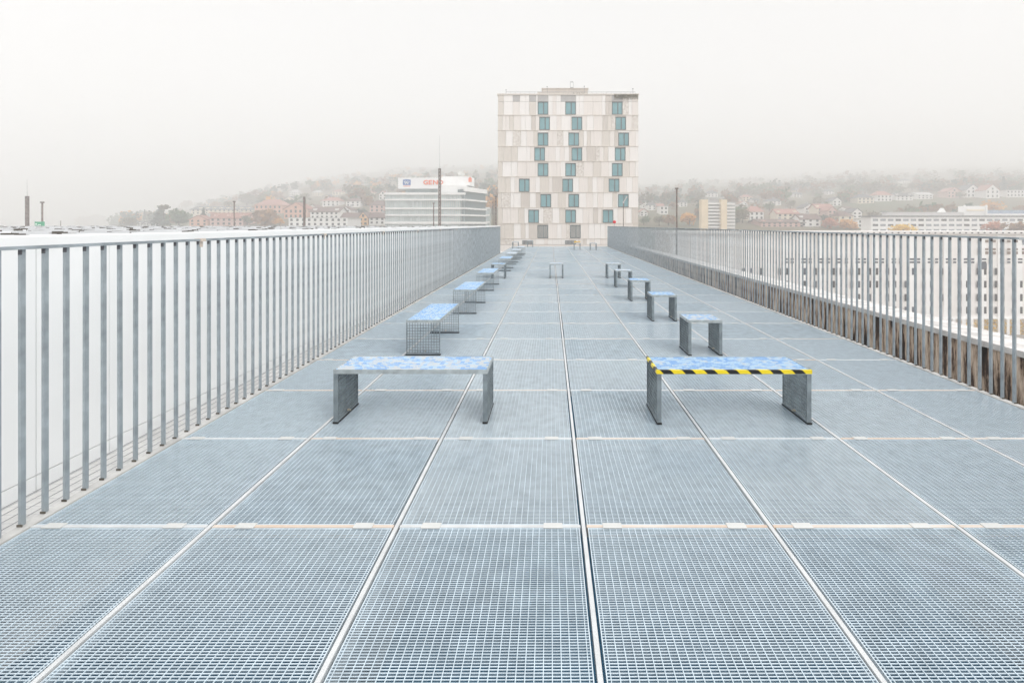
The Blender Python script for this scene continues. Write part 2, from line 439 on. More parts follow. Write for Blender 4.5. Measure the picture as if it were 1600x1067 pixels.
# ------------------------------------------------------------------ stone tower at the end
D = 90.0; K = D/F
def tx(zx): return (zx/3.681+760-VX)*K
def tz(zy): return EYE-(zy/3.681+110-VY)*K
tints = [mat('stone_cream', (.80,.745,.695), .8, var=.05, scale=.7, stretch=(9,1,.4)), mat('stone_ivory', (.86,.825,.79), .8, var=.04, scale=.7, stretch=(9,1,.4)),
         mat('stone_beige', (.69,.635,.57), .8, var=.07, scale=1.2, stretch=(9,1,.4)), mat('stone_tan', (.62,.565,.51), .8, var=.08, scale=1.2, stretch=(9,1,.4)),
         mat('stone_grey', (.45,.435,.42), .8, var=.08, scale=1), mat('stone_pattern', (.82,.78,.73), .8, col2=(.56,.50,.44), scale=2.6)]
tw = empty('tower_block', ((tx(66)+tx(874))/2, D+8, -20), 'tall pale stone tower with scattered teal windows at the end of the deck', 'building')
tl = tw.location
def tu(zy): return EYE+(tz(zy)-EYE)*(D+2)/D
def T(mb, name, m, par=None):
    o = mb.build(name, m, par or tw); 
    if par is None: o.location = (-tl.x, -tl.y, -tl.z)
    return o
ROWSY = [143,258,346,437,523,612,702,790,880,968,1003]
WIN = [[295,454,722],[304,490,742],[295,472,759],[276,490,739],[295,454,722],[187,437,704],[311,472,757],[241,454,669],[294,481],[],[]]
TOPDK = [(152,170),(243,274),(295,355),(417,514),(722,778)]
body = MB(); body.box(tx(66)+.2, tx(874)-.2, D+.25, D+16, -20, tz(150)); T(body, 'core', tints[2])
cl = MB(); led = MB(); rng = random.Random(11)
for r in range(10):
    z1 = tz(ROWSY[r]); z0 = tz(ROWSY[r+1])
    wins = [(w, w+61) for w in WIN[r]]
    x = 66
    while x < 874:
        w = rng.choice((20,26,26,34,40,46,52)); e2 = min(874, x+w)
        for a, b in wins:
            if x < a < e2: e2 = a
            if a <= x < b: e2 = b
        if 874-e2 < 12: e2 = 874
        iswin = any(a <= x < b for a, b in wins)
        prob = (.40,.27,.17,.08,0,.08) if r < 4 else (.44,.32,.15,.03,0,.06)
        mi = rng.choices(range(6), prob)[0]
        if x == 66: mi = 2
        zt, zb = z1-.04, z0+.04
        off = rng.uniform(0, .04)
        if iswin:
            zw = tz(ROWSY[r+1]-78 if r else 181)
            if zt-zw > .15: cl.box(tx(x)+.01, tx(e2)-.01, D+off, D+.25, zw+.02, zt, 4 if r == 0 else mi)
        elif r == 0:
            zs = tz(181); dk = any(a-8 <= x <= b-8 for a, b in TOPDK)
            cl.box(tx(x)+.015, tx(e2)-.015, D+off, D+.25, zb, zs-.02, mi); cl.box(tx(x)+.015, tx(e2)-.015, D+off, D+.25, zs+.02, zt, 4 if dk else mi)
        else: cl.box(tx(x)+.015, tx(e2)-.015, D+off, D+.25, zb, zt, mi)
        x = e2
    led.box(tx(66)-.08, tx(874)+.08, D-.10, D+.3, z0-.045, z0+.03) if r < 9 else None
led.box(tx(62), tx(878), D-.12, D+16.2, tz(143), tz(136))
cl.box(tx(66), tx(874), D+.06, D+.25, -20, tz(1004), 0)
T(cl, 'stone_cladding', tints); T(led, 'ledge', tints[2])
glass = mat('teal_glass', (.17,.36,.39), .12, .0, var=.12, scale=.5); glass.node_tree.nodes['Principled BSDF'].inputs['Specular IOR Level'].default_value = .6
wf = mat('window_frame_grey', (.09,.115,.12), .5); louv = mat('louvre_grey', (.42,.44,.43), .6)
for r in range(9):
    for w in WIN[r]:
        z0 = tz(ROWSY[r+1]-3); z1 = tz(ROWSY[r+1]-77 if r else 182); xa = tx(w); xb = tx(w+61)
        f = MB(); t_ = .12
        f.box(xa, xb, D+.02, D+.2, z1-t_, z1); f.box(xa, xb, D+.02, D+.2, z0, z0+t_)
        f.box(xa, xa+t_, D+.02, D+.2, z0+t_, z1-t_); f.box(xb-t_, xb, D+.02, D+.2, z0+t_, z1-t_); mxx = (xa+xb)/2+.12
        f.box(mxx-.09, mxx+.09, D+.04, D+.2, z0+t_, z1-t_)
        wo_ = T(f, 'window' if r < 8 else 'louvred_window', wf)
        pn = MB()
        if r < 8: pn.box(xa+t_, xb-t_, D+.12, D+.15, z0+t_, z1-t_); pn.build('pane', glass, wo_)
        else:
            q = xa+t_
            while q < xb-t_-.03: pn.box(q, q+.06, D+.03, D+.12, z0+t_, z1-t_); q += .13
            pn.build('louvre', louv, wo_)
for w in (206, 452):
    f = MB(); z0, z1 = tz(1001), tz(978); xa, xb = tx(w), tx(w+63); q = xa
    f.box(xa, xb, D-.012, D-.005, z0, z1, 1)
    while q < xb: f.box(q, q+.09, D-.06, D-.013, z0, z1, 0); q += .26
    T(f, 'basement_grille', [louv, joint_dk])
g = MB(); g.box(tx(320), tx(588), D+2, D+9, tz(145), tu(108)); g.box(tx(292), tx(319.8), D+2, D+9, tz(145), tu(124)); g.box(tx(316), tx(592), D+1.8, D+9.2, tu(108), tu(104))
T(g, 'roof_house', tints[3])
g = MB()
for zx in (486, 503): g.box(tx(zx)-.03, tx(zx)+.03, D+2.5, D+2.6, tu(106), tu(62))
g.box(tx(486), tx(503), D+2.5, D+2.55, tu(99), tu(94)); g.box(tx(486), tx(503), D+2.5, D+2.55, tu(66), tu(62))
for zx, h_ in ((110,103),(349,84),(565,82),(848,96)): g.box(tx(zx)-.03, tx(zx)+.03, D+1, D+1.06, tz(138), tz(h_)); g.box(tx(zx)-.1, tx(zx)+.1, D+1, D+1.06, tz(h_+4), tz(h_))
for i in range(28): 
    xx = tx(110)+i*(tx(860)-tx(110))/27; g.box(xx-.015, xx+.015, D+.6, D+.63, tz(138), tz(120))
g.box(tx(110), tx(860), D+.6, D+.63, tz(122), tz(120))
T(g, 'roof_railing', mat('roof_steel', (.25,.25,.25), .5))

# ------------------------------------------------------------------ foliage
def leafm(name, c, c2): return mat(name, c, .9, col2=c2, scale=.35, spec=.1)
LM = {'dark': leafm('needles_dark', (.012,.04,.026), (.035,.07,.04)), 'green': leafm('leaves_green', (.035,.085,.03), (.09,.14,.045)),
      'brown': leafm('leaves_brown', (.20,.095,.035), (.32,.17,.07)), 'orange': leafm('leaves_orange', (.50,.22,.04), (.68,.36,.08)),
      'red': leafm('leaves_red', (.38,.11,.06), (.50,.22,.12)), 'yellow': leafm('leaves_yellow', (.66,.40,.05), (.78,.55,.14)), 'olive': leafm('leaves_olive', (.10,.095,.05), (.20,.16,.08))}
bark = mat('bark', (.07,.05,.04), .9)
def crown(mb, w, h, kind, n, rg, s=None, z0=None, org=(0,0,0)):
    s = s or w*.11; z0 = h*.22 if z0 is None else z0; ox, oy, oz = org
    lobes = [(rg.uniform(-.28,.28)*w, rg.uniform(-.28,.28)*w, z0+(h-z0)*rg.uniform(.25,.72), rg.uniform(.20,.33)*w) for _ in range(7)]
    for _ in range(n):
        if kind == 'cone':
            t = rg.random()**.75; z = z0*.5+(h-z0*.5)*t; R = (1-t)*w*.5*(.75+.25*math.sin(t*34)); a = rg.uniform(0, 6.283); q = R*rg.random()**.4
            c = Vector((math.cos(a)*q, math.sin(a)*q, z-q*.15))
        else:
            lx, ly, lz, R = rg.choice(lobes); v = Vector((rg.gauss(0,1), rg.gauss(0,1), rg.gauss(0,1))).normalized()*R*rg.random()**.35
            v.z *= .95*(h-z0)/w if h > w else .8; c = Vector((lx, ly, lz))+v
        u = Vector((rg.gauss(0,1), rg.gauss(0,1), rg.gauss(0,1))).normalized(); w_ = u.orthogonal().normalized(); k_ = s*rg.uniform(.5,1.2)
        c += Vector(org)
        mb.face([c-u*k_, c-w_*k_*.8, c+u*k_*.9, c+w_*k_*.8])
protos = {}
def tree(xc, ytop, ybase, wpx, col, kind, label, d=None, group=None):
    d = d or hit(xc, ybase); b = P(xc, ybase, d); w = wpx*d/F; h = (ybase-ytop)*d/F
    o = empty('tree', b, label, 'tree', group); rg = random.Random(int(xc*7+ytop))
    m = MB(); crown(m, w, h, kind, 420 if wpx > 14 else 220, rg, s=w*.075 if wpx > 14 else w*.1, z0=h*.12); m.build('crown', LM[col], o)
    m = MB(); m.tube((0,0,-3), (0,0,h*.4), w*.05, w*.03, 6); m.tube((0,0,h*.4), (w*.02,0,h*.75), w*.03, w*.012, 6)
    for a in range(5):
        t = a*1.26; m.tube((0,0,h*(.25+.08*a)), (math.cos(t)*w*.25, math.sin(t)*w*.25, h*(.45+.08*a)), w*.02, w*.008, 5)
    m.build('trunk', bark, o)
TREES = [
 (145,337,353,34,'brown','round','round brown tree alone on the horizon left of the hillside'),
 (122,345,353,22,'dark','round','low dark tree at the left foot of the round brown horizon tree'),
 (250,323,353,34,'dark','cone','broad dark cedar at the left end of the hill'),
 (280,326,353,32,'green','round','dense green tree right of the broad dark cedar'),
 (318,325,352,18,'dark','cone','narrow dark conifer in front of the long red roof'),
 (203,341,353,26,'olive','round','olive bush on the lowest left slope'),
 (226,328,346,9,'dark','cone','thin pointed conifer on the left slope skyline'),
 (291,313,326,20,'brown','round','brown tree on the skyline above the cream terrace end'),
 (256,319,330,15,'olive','round','small olive tree on the skyline above the cedar'),
 (339,316,325,16,'brown','round','brown tree rising behind the long cream terrace'),
 (386,303,321,30,'olive','round','grey olive tree above the right end of the cream terrace'),
 (333,330,340,12,'red','round','small reddish tree between conifer and long red roof'),
 (416,330,353,46,'brown','round','wide rusty brown tree in front of the salmon houses'),
 (437,340,353,18,'orange','round','orange bush beside the wide rusty brown tree'),
 (386,336,352,18,'olive','round','dull olive tree left of the wide rusty brown tree'),
 (572,306,322,22,'brown','round','hazy brown tree right of the second white villa'),
 (566,322,340,15,'dark','round','dark tree between white villa and pink brown house'),
 (527,326,336,10,'yellow','round','small yellow tree beside the white gable house'),
 (537,306,316,11,'olive','round','pale tree between the two white villas'),
 (769,308,335,18,'orange','round','yellow orange tree beside the left edge of the stone tower'),
 (760,318,345,12,'olive','round','dull tree between glass office block and stone tower'),
 (1006,336,352,18,'green','round','green tree just right of the stone tower'),
 (1030,334,352,18,'olive','round','olive tree left of the bare mast behind the right railing'),
 (1045,338,352,26,'brown','round','brown tree at the foot of the hill behind the right mast'),
 (1078,334,352,32,'orange','round','rusty tree between the right mast and the orange apartment block'),
 (1092,324,344,16,'brown','round','hazy brown tree touching the orange apartment block'),
 (1160,324,348,26,'olive','round','grey green tree right of the orange apartment block'),
 (1150,340,352,14,'dark','round','small dark tree at the foot of the orange apartment block'),
 (1202,314,330,18,'green','round','hazy green tree above the pink roofed house row'),
 (1235,312,326,16,'olive','round','hazy olive tree above the wide pink roof'),
 (1290,334,352,20,'dark','round','dark tree between the pink roofed houses and the cream house'),
 (1296,342,356,28,'red','round','low red brown tree over the right railing, left of the orange one'),
 (1325,346,358,34,'orange','round','bright orange tree over the right railing left of the white offices'),
 (1305,338,352,12,'olive','round','olive tree left of the cream house'),
 (1383,342,352,14,'green','round','small green tree near the left end of the white offices'),
 (1382,329,338,12,'dark','round','dark tree on the meadow above the white offices left end'),
 (1568,276,304,22,'dark','cone','tall blue green conifer right of the white gabled houses'),
 (1588,284,304,18,'green','round','hazy broad tree at the right edge beside the tall conifer'),
 (1550,317,330,34,'orange','round','orange tree behind the roof of the white offices at the right'),
 (1595,322,332,22,'brown','round','brown tree at the right edge above the blue roof sheds'),
 (1425,285,298,16,'olive','round','hazy tree above the row of pale villas'),
 (1500,300,311,16,'olive','round','olive tree between the first two gabled houses'),
]
for a in TREES: tree(*a, group='trees on the hazy hillsides')
tree(1412,352,366,34,'yellow','round','golden tree just above the right railing before the white offices', 150, 'trees before the white offices')
tree(1553,346,364,30,'red','round','red leaved tree standing before the white office windows', 160, 'trees before the white offices')
tree(1590,344,364,30,'brown','round','reddish brown tree before the right end of the white offices', 155, 'trees before the white offices')

HS = [
 (297,397,322,335,'cream','grey','side','very long cream terrace under a grey roof high on the left slope'),
 (295,325,336,353,'salmon','red','gable','salmon brick gable house left of the narrow dark conifer'),
 (327,381,332,353,'pink','red','side','long house with a low red roof right of the narrow dark conifer'),
 (215,223,346,353,'white','grey','gable','left one of two tiny white houses at the left hill foot'),
 (224,233,346,353,'white','grey','gable','right one of two tiny white houses beside the dark cedar'),
 (397,441,311,334,'salmon','pinkish','hip','big salmon house with hipped pinkish roof above the rusty tree'),
 (443,481,316,342,'salmon','red','gable','salmon gable house with red roof right of the big salmon house'),
 (482,494,319,330,'white','brown','gable','small white gable right of the red roofed salmon gable house'),
 (484,530,323,342,'white','brown','side','long white house under brown roof with dormers in the left hill middle'),
 (503,531,308,322,'white','pinkish','hip','left one of the two white hipped villas in the haze'),
 (540,563,309,323,'white','brown','hip','right one of the two white hipped villas in the haze'),
 (531,548,322,336,'white','brown','gable','white gable house above the orange gabled house'),
 (532,560,332,353,'orange','brown','side','brown roofed house adjoining the orange gable'),
 (560,575,331,353,'orange','brown','gable','bright orange gable house left of the glass office block'),
 (576,602,332,351,'white','brown','side','white house with brown roof touching the glass office block'),
 (577,601,313,332,'pink','brown','hip','pink brown house above the one touching the office block'),
 (592,604,298,312,'white','pinkish','gable','hazy white gable high above the office block left corner'),
 (451,466,296,306,'white','pale','hip','faint villa in the fog above the salmon gable house'),
 (488,500,297,306,'cream','pale','hip','faint cream villa in the fog left of the white villas'),
 (519,534,296,305,'cream','pinkish','hip','faint villa in the fog above the left white villa'),
 (1012,1026,316,328,'white','grey','hip','faint white house right of the stone tower'),
 (1031,1044,322,335,'white','pale','flat','faint white flat block left of the right mast'),
 (1062,1074,312,323,'white','grey','hip','faint white house just right of the right mast'),
 (1000,1012,326,338,'white','pinkish','gable','faint gable house touching the stone tower right edge'),
 (1171,1194,322,344,'white','pinkish','hip','white house with pink roof right of the orange apartment block'),
 (1200,1221,310,321,'white','grey','hip','hazy white villa above the pink roofed row'),
 (1214,1248,326,345,'cream','pinkish','side','wide cream house under a long pink roof in the right hill middle'),
 (1188,1258,342,355,'pink','brown','side','long low brown roofed hall just above the right railing'),
 (1250,1283,334,354,'white','brown','side','white house with brown roof right of the low brown hall'),
 (1256,1274,318,334,'white','grey','gable','white grey-roofed gable house above the brown roofed one'),
 (1276,1303,318,336,'cream','pinkish','side','cream house with pink roof left of the pink gable house'),
 (1301,1315,308,322,'white','grey','gable','hazy white gable above the pink gable house'),
 (1294,1307,322,339,'pink','pinkish','gable','pink gable house left of the cream hipped house'),
 (1311,1334,330,349,'cream','brown','hip','cream hipped house behind the bright orange tree'),
 (1332,1347,325,341,'white','grey','gable','steep white A shaped gable house left of the meadow'),
 (1338,1362,343,356,'white','pale','flat','low white flat building at the left end of the white offices'),
 (1340,1366,303,318,'cream','grey','hip','leftmost villa in the row above the meadow'),
 (1370,1394,298,315,'white','pinkish','hip','pink roofed villa, second in the row above the meadow'),
 (1400,1427,301,313,'white','grey','side','third villa in the row above the meadow, low and long'),
 (1433,1458,300,311,'white','pale','side','fourth villa in the row above the meadow, pale roof'),
 (1480,1503,293,309,'pink','pinkish','gable','pinkish gabled house left of the two white gabled ones'),
 (1510,1531,288,309,'white','grey','gable','left one of the two bright white gabled houses high on the right'),
 (1540,1562,288,310,'white','pinkish','gable','right one of the two white gabled houses beside the tall conifer'),
 (1572,1612,297,308,'white','pale','flat','low white building under the hazy trees at the right edge'),
 (1105,1122,298,308,'white','grey','hip','faint house in the fog above the orange apartment block'),
 (1160,1176,304,314,'cream','pinkish','hip','faint pinkish villa in the fog right above the apartment block'),
 (1240,1254,300,309,'white','grey','hip','faint white house in the fog above the wide pink roof'),
 (1290,1304,296,304,'white','grey','hip','faint white house in the fog left of the villa row'),
 (1410,1424,279,287,'white','grey','hip','barely visible house in the fog above the villa row'),
]
rg = random.Random(5)
def wood(name, xr, n, yfun, cols, label):
    mbs = {c: MB() for c in cols}
    for _ in range(n):
        x = rg.uniform(*xr); y = yfun(x, rg); d = hit(x, y); 
        if d == 215 and y < 345: continue
        b = P(x, y, d); w = rg.uniform(7, 13); h = w*rg.uniform(.7, 1.1); c = rg.choice(cols); wp = w*F/d*.5; hp = h*F/d
        if any(q[0]-wp < x < q[1]+wp and y > q[3]-3 and y-hp < q[3]-2 for q in HS+[(1096,1149,308,350)]+[(t[0]-t[3]/3, t[0]+t[3]/3, t[1], t[2]) for t in TREES]): continue
        if x < 345 and rg.random() < .6: c = rg.choice(['dark', 'green']); mbs.setdefault(c, MB())
        crown(mbs[c], w, h, 'round', 60, rg, s=w*.13, z0=0, org=(b.x, b.y, b.z-1))
    a = MB(); mats = []
    for i, c in enumerate(cols):
        n0 = len(a.v); a.v += mbs[c].v; a.f += [tuple(q+n0 for q in f) for f in mbs[c].f]; a.m += [i]*len(mbs[c].f); mats.append(LM[c])
    tag(a.build(name, mats), label, 'woodland', kind='stuff')
wood('woodland', (175,790), 800, lambda x, r: r.uniform(min(351, lerp_tab(PROF, x)+2), 352), ['brown','olive','green','brown','dark','orange'], 'autumn woodland covering the left hillside between the houses, fading into fog')
def ry(x, r):
    y = r.uniform(272, 353)
    return 300 if x > 1335 and 311 < y < 334 else y
wood('woodland', (985,1640), 850, ry, ['olive','brown','green','olive','brown','dark'], 'autumn woodland covering the right hillside between the houses, fading into fog')

# ------------------------------------------------------------------ houses
def hm(name, c): return mat(name, c, .85, var=.05, scale=.4)
WC = {'white': hm('render_white', (.88,.87,.85)), 'cream': hm('render_cream', (.82,.74,.60)), 'salmon': hm('render_salmon', (.70,.40,.29)), 'pink': hm('render_pink', (.66,.45,.40)),
      'orange': hm('render_orange', (.80,.48,.22)), 'grey': hm('render_grey', (.45,.45,.44))}
RC = {'red': hm('tiles_red', (.30,.12,.08)), 'brown': hm('tiles_brown', (.15,.09,.075)), 'grey': hm('slate_grey', (.13,.13,.14)), 'pinkish': hm('tiles_pink', (.40,.20,.16)), 'pale': hm('flat_roof_pale', (.55,.54,.53))}
wdk = mat('house_window', (.012,.014,.018), .6, spec=.15)
def house(x0, x1, yt, yb, wc, rc, style, label, d=None, floors=2, cat='house'):
    d = d or hit((x0+x1)/2, yb); k = d/F; c = P((x0+x1)/2, yb, d); w = (x1-x0)*k; h = (yb-yt)*k; dp = min(14, max(8, w*.7))
    o = empty('house', c, label, cat, 'buildings on the hazy hillsides')
    m = MB(); hw = w/2; wall = h*(.58 if style != 'flat' else .94)
    m.box(-hw*.96, hw*.96, 0, dp, -8, wall)
    if style == 'gable':                            # gable end faces the deck
        for y in (0.0, dp): m.face([(-hw*.96,y,wall),(hw*.96,y,wall),(0,y,h-.25)])
    if style == 'side':
        for x in (-hw*.96, hw*.96): m.face([(x,0,wall),(x,dp,wall),(x,dp/2,h-.25)])
    m.build('wall', WC[wc], o)
    r = MB(); e = .35
    def slab3(a, b, c_, d_):
        n = (Vector(b)-Vector(a)).cross(Vector(d_)-Vector(a)).normalized()*.25
        if n.z < 0: n = -n
        q = [Vector(p) for p in (a, b, c_, d_)]; t = [p+n for p in q]
        r.face(t); r.face(q[::-1])
        for i in range(4): j = (i+1) % 4; r.face([q[i], q[j], t[j], t[i]])
    if style == 'gable':
        slab3((-hw-e,-e,wall-.3),(0,-e,h-.25),(0,dp+e,h-.25),(-hw-e,dp+e,wall-.3)); slab3((hw+e,-e,wall-.3),(0,-e,h-.25),(0,dp+e,h-.25),(hw+e,dp+e,wall-.3))
    elif style == 'side':
        slab3((-hw-e,-e,wall-.3),(hw+e,-e,wall-.3),(hw+e,dp/2,h-.25),(-hw-e,dp/2,h-.25)); slab3((-hw-e,dp+e,wall-.3),(hw+e,dp+e,wall-.3),(hw+e,dp/2,h-.25),(-hw-e,dp/2,h-.25))
    elif style == 'hip':
        i = min(hw*.55, dp*.45); A_ = [(-hw-e,-e,wall),(hw+e,-e,wall),(hw+e,dp+e,wall),(-hw-e,dp+e,wall)]; B_ = [(-hw+i,dp/2,h),(hw-i,dp/2,h)]
        r.face([A_[0],A_[1],B_[1],B_[0]]); r.face([A_[1],A_[2],B_[1]]); r.face([A_[2],A_[3],B_[0],B_[1]]); r.face([A_[3],A_[0],B_[0]]); r.face(A_[::-1])
    else: r.box(-hw, hw, -.2, dp+.2, wall, h)
    ro = r.build('roof', RC[rc], o)
    if style in ('side', 'hip', 'gable') and w > 5:
        q = MB(); q.box(hw*.2, hw*.2+.9, dp*.5+.5, dp*.5+1.3, h*.75, h+.9); q.build('chimney', WC['grey'], ro)
        if style == 'side' and w > 9:
            q = MB()
            for j in range(int(w/5)):
                x = -hw*.75+j*(hw*1.5)/max(1, int(w/5)-1); q.box(x-.7, x+.7, dp*.12, dp*.4, wall+.1, wall+(h-wall)*.62)
            q.build('dormer', WC[wc], ro)
    nx = max(2, min(14, int(w/2.4))); nz = floors
    for j in range(nz):
        zc = wall*(j+.55)/nz; hh = min(.75, wall/nz*.28)
        for i in range(nx):
            xc = -hw*.96+w*.96*(i+.5)/nx; s_ = .48; f = MB(); f.box(xc-s_, xc+s_, -.06, -.01, zc-hh, zc+hh); f.build('window', wdk, o)
    if style == 'gable' and h > 6:
        f = MB(); f.box(-.5, .5, -.06, -.01, wall+.3, wall+1.5); f.build('window', wdk, o)
for a in HS: house(*a)
house(449,545,340,354,'white','pale','flat','low white flat-roofed row with dark window band below the hill', 198, 2)
rg2 = random.Random(21)
ORD = ['first','second','third','fourth','fifth','sixth','seventh','eighth','ninth','tenth','eleventh']
for side, xr, yr in (('left', (400,620), (295,325)), ('right', (1000,1330), (300,345))):
    xs = sorted(rg2.uniform(*xr) for _ in range(11)); k_ = 0
    for x in xs:
        y = rg2.uniform(*yr); w = rg2.uniform(8, 15); d = hit(x, y)
        if d == 215: continue
        wc = rg2.choice(['white','cream','white']); rc = rg2.choice(['grey','pinkish','brown'])
        house(x-w/2, x+w/2, y-w*.75, y, wc, rc, rg2.choice(['gable','hip','side']),
              '%s of the small fog-veiled %s hill houses from the left, %s with %s roof' % (ORD[k_], side, wc, rc)); k_ += 1

# ------------------------------------------------------------------ orange apartment block
d = 196; k = d/F
ap = empty('apartment_block', P(1118, 356, d), 'high-rise with orange slabs and white balconies on the right horizon', 'building'); o0 = ap.location.copy()
def LB(mb, name, m, par, org): 
    q = mb.build(name, m, par); q.location = (-org.x, -org.y, -org.z); return q
def bx(mb, x0, x1, y0, y1, d0, d1, m=0):            # a box by photo rectangle and depth range
    a = P(x0, y1, d0); b = P(x1, y0, d0); mb.box(a.x, b.x, d0, d1, a.z, b.z, m)
g = MB(); bx(g, 1096, 1106.5, 312, 370, d, d+3); bx(g, 1127, 1136, 312, 370, d-1, d+3); LB(g, 'wall_slab', hm('orange_render_hazed', (.80,.66,.46)), ap, o0)  # the orange is paled, with distance haze mixed into the colour
g = MB(); bx(g, 1106.6, 1126.9, 311, 370, d+1.5, d+3); bx(g, 1136.1, 1149, 316, 370, d+1.5, d+3); LB(g, 'recessed_wall', WC['grey'], ap, o0)
g = MB(); bx(g, 1109, 1132, 308, 311, d+1, d+3); LB(g, 'roof_house', WC['grey'], ap, o0)
for i in range(8):
    g = MB(); y = 317+i*5.2; bx(g, 1106.6, 1126.9, y, y+2.4, d, d+1.4); LB(g, 'balcony', WC['white'], ap, o0)
    g = MB(); bx(g, 1136.1, 1148.5, y+1, y+3.2, d, d+1.4); LB(g, 'balcony', WC['white'], ap, o0)

# ------------------------------------------------------------------ glass office block with its sign
d = 180; k = d/F
ob = empty('office_block', P(680, 380, d), 'white and glass office block with blue and orange rooftop sign left of the tower', 'building'); oo = ob.location.copy()
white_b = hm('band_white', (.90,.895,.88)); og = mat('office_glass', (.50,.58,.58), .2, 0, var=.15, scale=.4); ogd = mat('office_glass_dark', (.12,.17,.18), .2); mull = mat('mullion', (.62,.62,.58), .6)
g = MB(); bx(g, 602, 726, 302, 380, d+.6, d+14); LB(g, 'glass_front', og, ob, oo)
bands = [(301,304.5),(311,313.5),(324.5,327),(335,337.5),(346.5,350)]
for a, b in bands:
    g = MB(); bx(g, 601.5, 727, a, b, d, d+.6); LB(g, 'floor_band', white_b, ob, oo)
g = MB(); x = 603
while x < 726: bx(g, x, x+.35, 302.5, 370, d+.3, d+.62); x += 3.1
LB(g, 'mullion', mull, ob, oo)
g = MB(); x = 604; rr = random.Random(3)
while x < 724:
    for ya, yb in ((305,310.5),(314,324),(327.5,334.5),(338,346)):
        if rr.random() < .35: bx(g, x, x+2.4, ya+rr.uniform(0,3), yb, d+.5, d+.58)
    x += 3.1
LB(g, 'blind', mat('office_blind', (.55,.62,.63), .6), ob, oo)
# receding side: corners in plan
c0 = P(726, 351, d); c1 = P(760, 351, d+16)
def sidepanel(mb, ya, yb, off0, off1, m=0):         # heights follow the front face
    z1 = P(726, ya, d).z; z0 = P(726, yb, d).z; n = Vector((c1.y-c0.y, -(c1.x-c0.x), 0)).normalized()
    a0 = c0+n*off0; b0 = c1+n*off0; a1 = c0+n*off1; b1 = c1+n*off1
    q = [(a0.x,a0.y,z0),(b0.x,b0.y,z0),(b1.x,b1.y,z0),(a1.x,a1.y,z0)]; t = [(p[0],p[1],z1) for p in q]
    mb.face(q[::-1], m); mb.face(t, m)
    for i in range(4): j = (i+1) % 4; mb.face([q[i], q[j], t[j], t[i]], m)
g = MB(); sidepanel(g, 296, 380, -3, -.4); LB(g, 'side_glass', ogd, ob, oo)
for a, b in [(292,299),(311,313.5),(324.5,327),(335,337.5),(346.5,350)]:
    g = MB(); sidepanel(g, a, b, -1, .4); LB(g, 'side_band', white_b, ob, oo)
g = MB(); bx(g, 634, 712, 294.5, 301, d+4, d+14); LB(g, 'setback_storey', og, ob, oo)
g = MB(); bx(g, 684, 728, 290, 300.8, d+1.5, d+14); bx(g, 690, 736, 276, 290, d+6, d+14); LB(g, 'penthouse', white_b, ob, oo)
g = MB(); bx(g, 622, 688, 278, 295, d+1, d+5); sg = LB(g, 'sign_board', mat('sign_white', (.92,.92,.92), .5), ob, oo)
blue = mat('sign_blue', (.02,.12,.42), .5); orng = mat('sign_orange', (.85,.16,.05), .5)
def text(body, px, pyb, hpx, dd, m, par, name='sign_letter', squeeze=1):
    cu = bpy.data.curves.new(name, 'FONT'); cu.body = body; cu.size = 1; cu.extrude = .04; cu.offset = .03
    t_ = bpy.data.objects.new(name, cu); C.objects.link(t_); bpy.context.view_layer.update()
    me = bpy.data.meshes.new_from_object(t_.evaluated_get(bpy.context.evaluated_depsgraph_get())); bpy.data.objects.remove(t_)
    s = hpx*dd/F/.70; p = P(px, pyb, dd)
    for v in me.vertices:
        x, y, z = v.co; v.co = (x*s*squeeze, -z*s, y*s)
    me.materials.append(m); o = bpy.data.objects.new(name, me); C.objects.link(o); o.parent = par
    o.location = p; return o
xx = 661.3
for ch, wd in zip('GENO', (8, 6.7, 7.6, 8)):
    q = text(ch, xx, 288.4, 6.6, d+.93, orng, sg, squeeze=1.15); xx += wd
q = MB(); bx(q, 629.5, 641.5, 281, 289.5, d+.9, d+.97); bx(q, 632.2, 638.8, 280.6, 281, d+.9, d+.97); lo = q.build('sign_emblem', blue, sg)
def stroke(mb, a, b, w, dd):
    a = P(*a, dd); b = P(*b, dd); t = (b-a).normalized(); n = Vector((t.z, 0, -t.x))*w*dd/F/2
    mb.face([a-n, b-n, b+n, a+n]); 
q = MB(); dd = d+.86
for a, b in (((631.2,283.6),(633.6,286.4)), ((633.6,286.4),(637.6,282.6)), ((639.8,283.6),(637.2,286.8)), ((633.2,282.6),(637.2,286.8)), ((633,288),(635.4,285.6)), ((635.4,285.6),(638,288.2))): stroke(q, a, b, 1.0, dd)
q.build('emblem_stroke', mat('emblem_white', (.9,.9,.9), .5), lo)
q = MB(); x = 630.5
while x < 640.5: bx(q, x, x+.9, 290.6, 291.6, d+.9, d+.97); x += 1.35
q.build('small_lettering', orng, sg)
q = MB(); bx(q, 732, 737, 278.5, 284.5, d+5.8, d+5.95); bx(q, 733.3, 735.7, 277, 278.4, d+5.8, d+5.95); LB(q, 'orange_sign', orng, ob, oo)
g = MB()
for x, yt in ((716,268),(719,270),(721,264),(724,267)): p = P(x, 277, d+10); t_ = P(x, yt, d+10); g.tube(p, t_, .10, .07, 6)
p = P(719, 271, d+10); g.tube(p, p+Vector((0,-.4,.1)), 1.1, .9, 14); g.tube(P(723, 273, d+10), P(723, 273, d+10)+Vector((0,-.4,.1)), .8, .7, 14)
LB(g, 'roof_aerial', mull, ob, oo)
g = MB(); bx(g, 634, 640, 276.5, 278, d+1, d+4); 
x = 636
while x < 686: bx(g, x, x+.4, 276.3, 278, d+2, d+3); x += 6
LB(g, 'sign_lamp', mull, ob, oo)
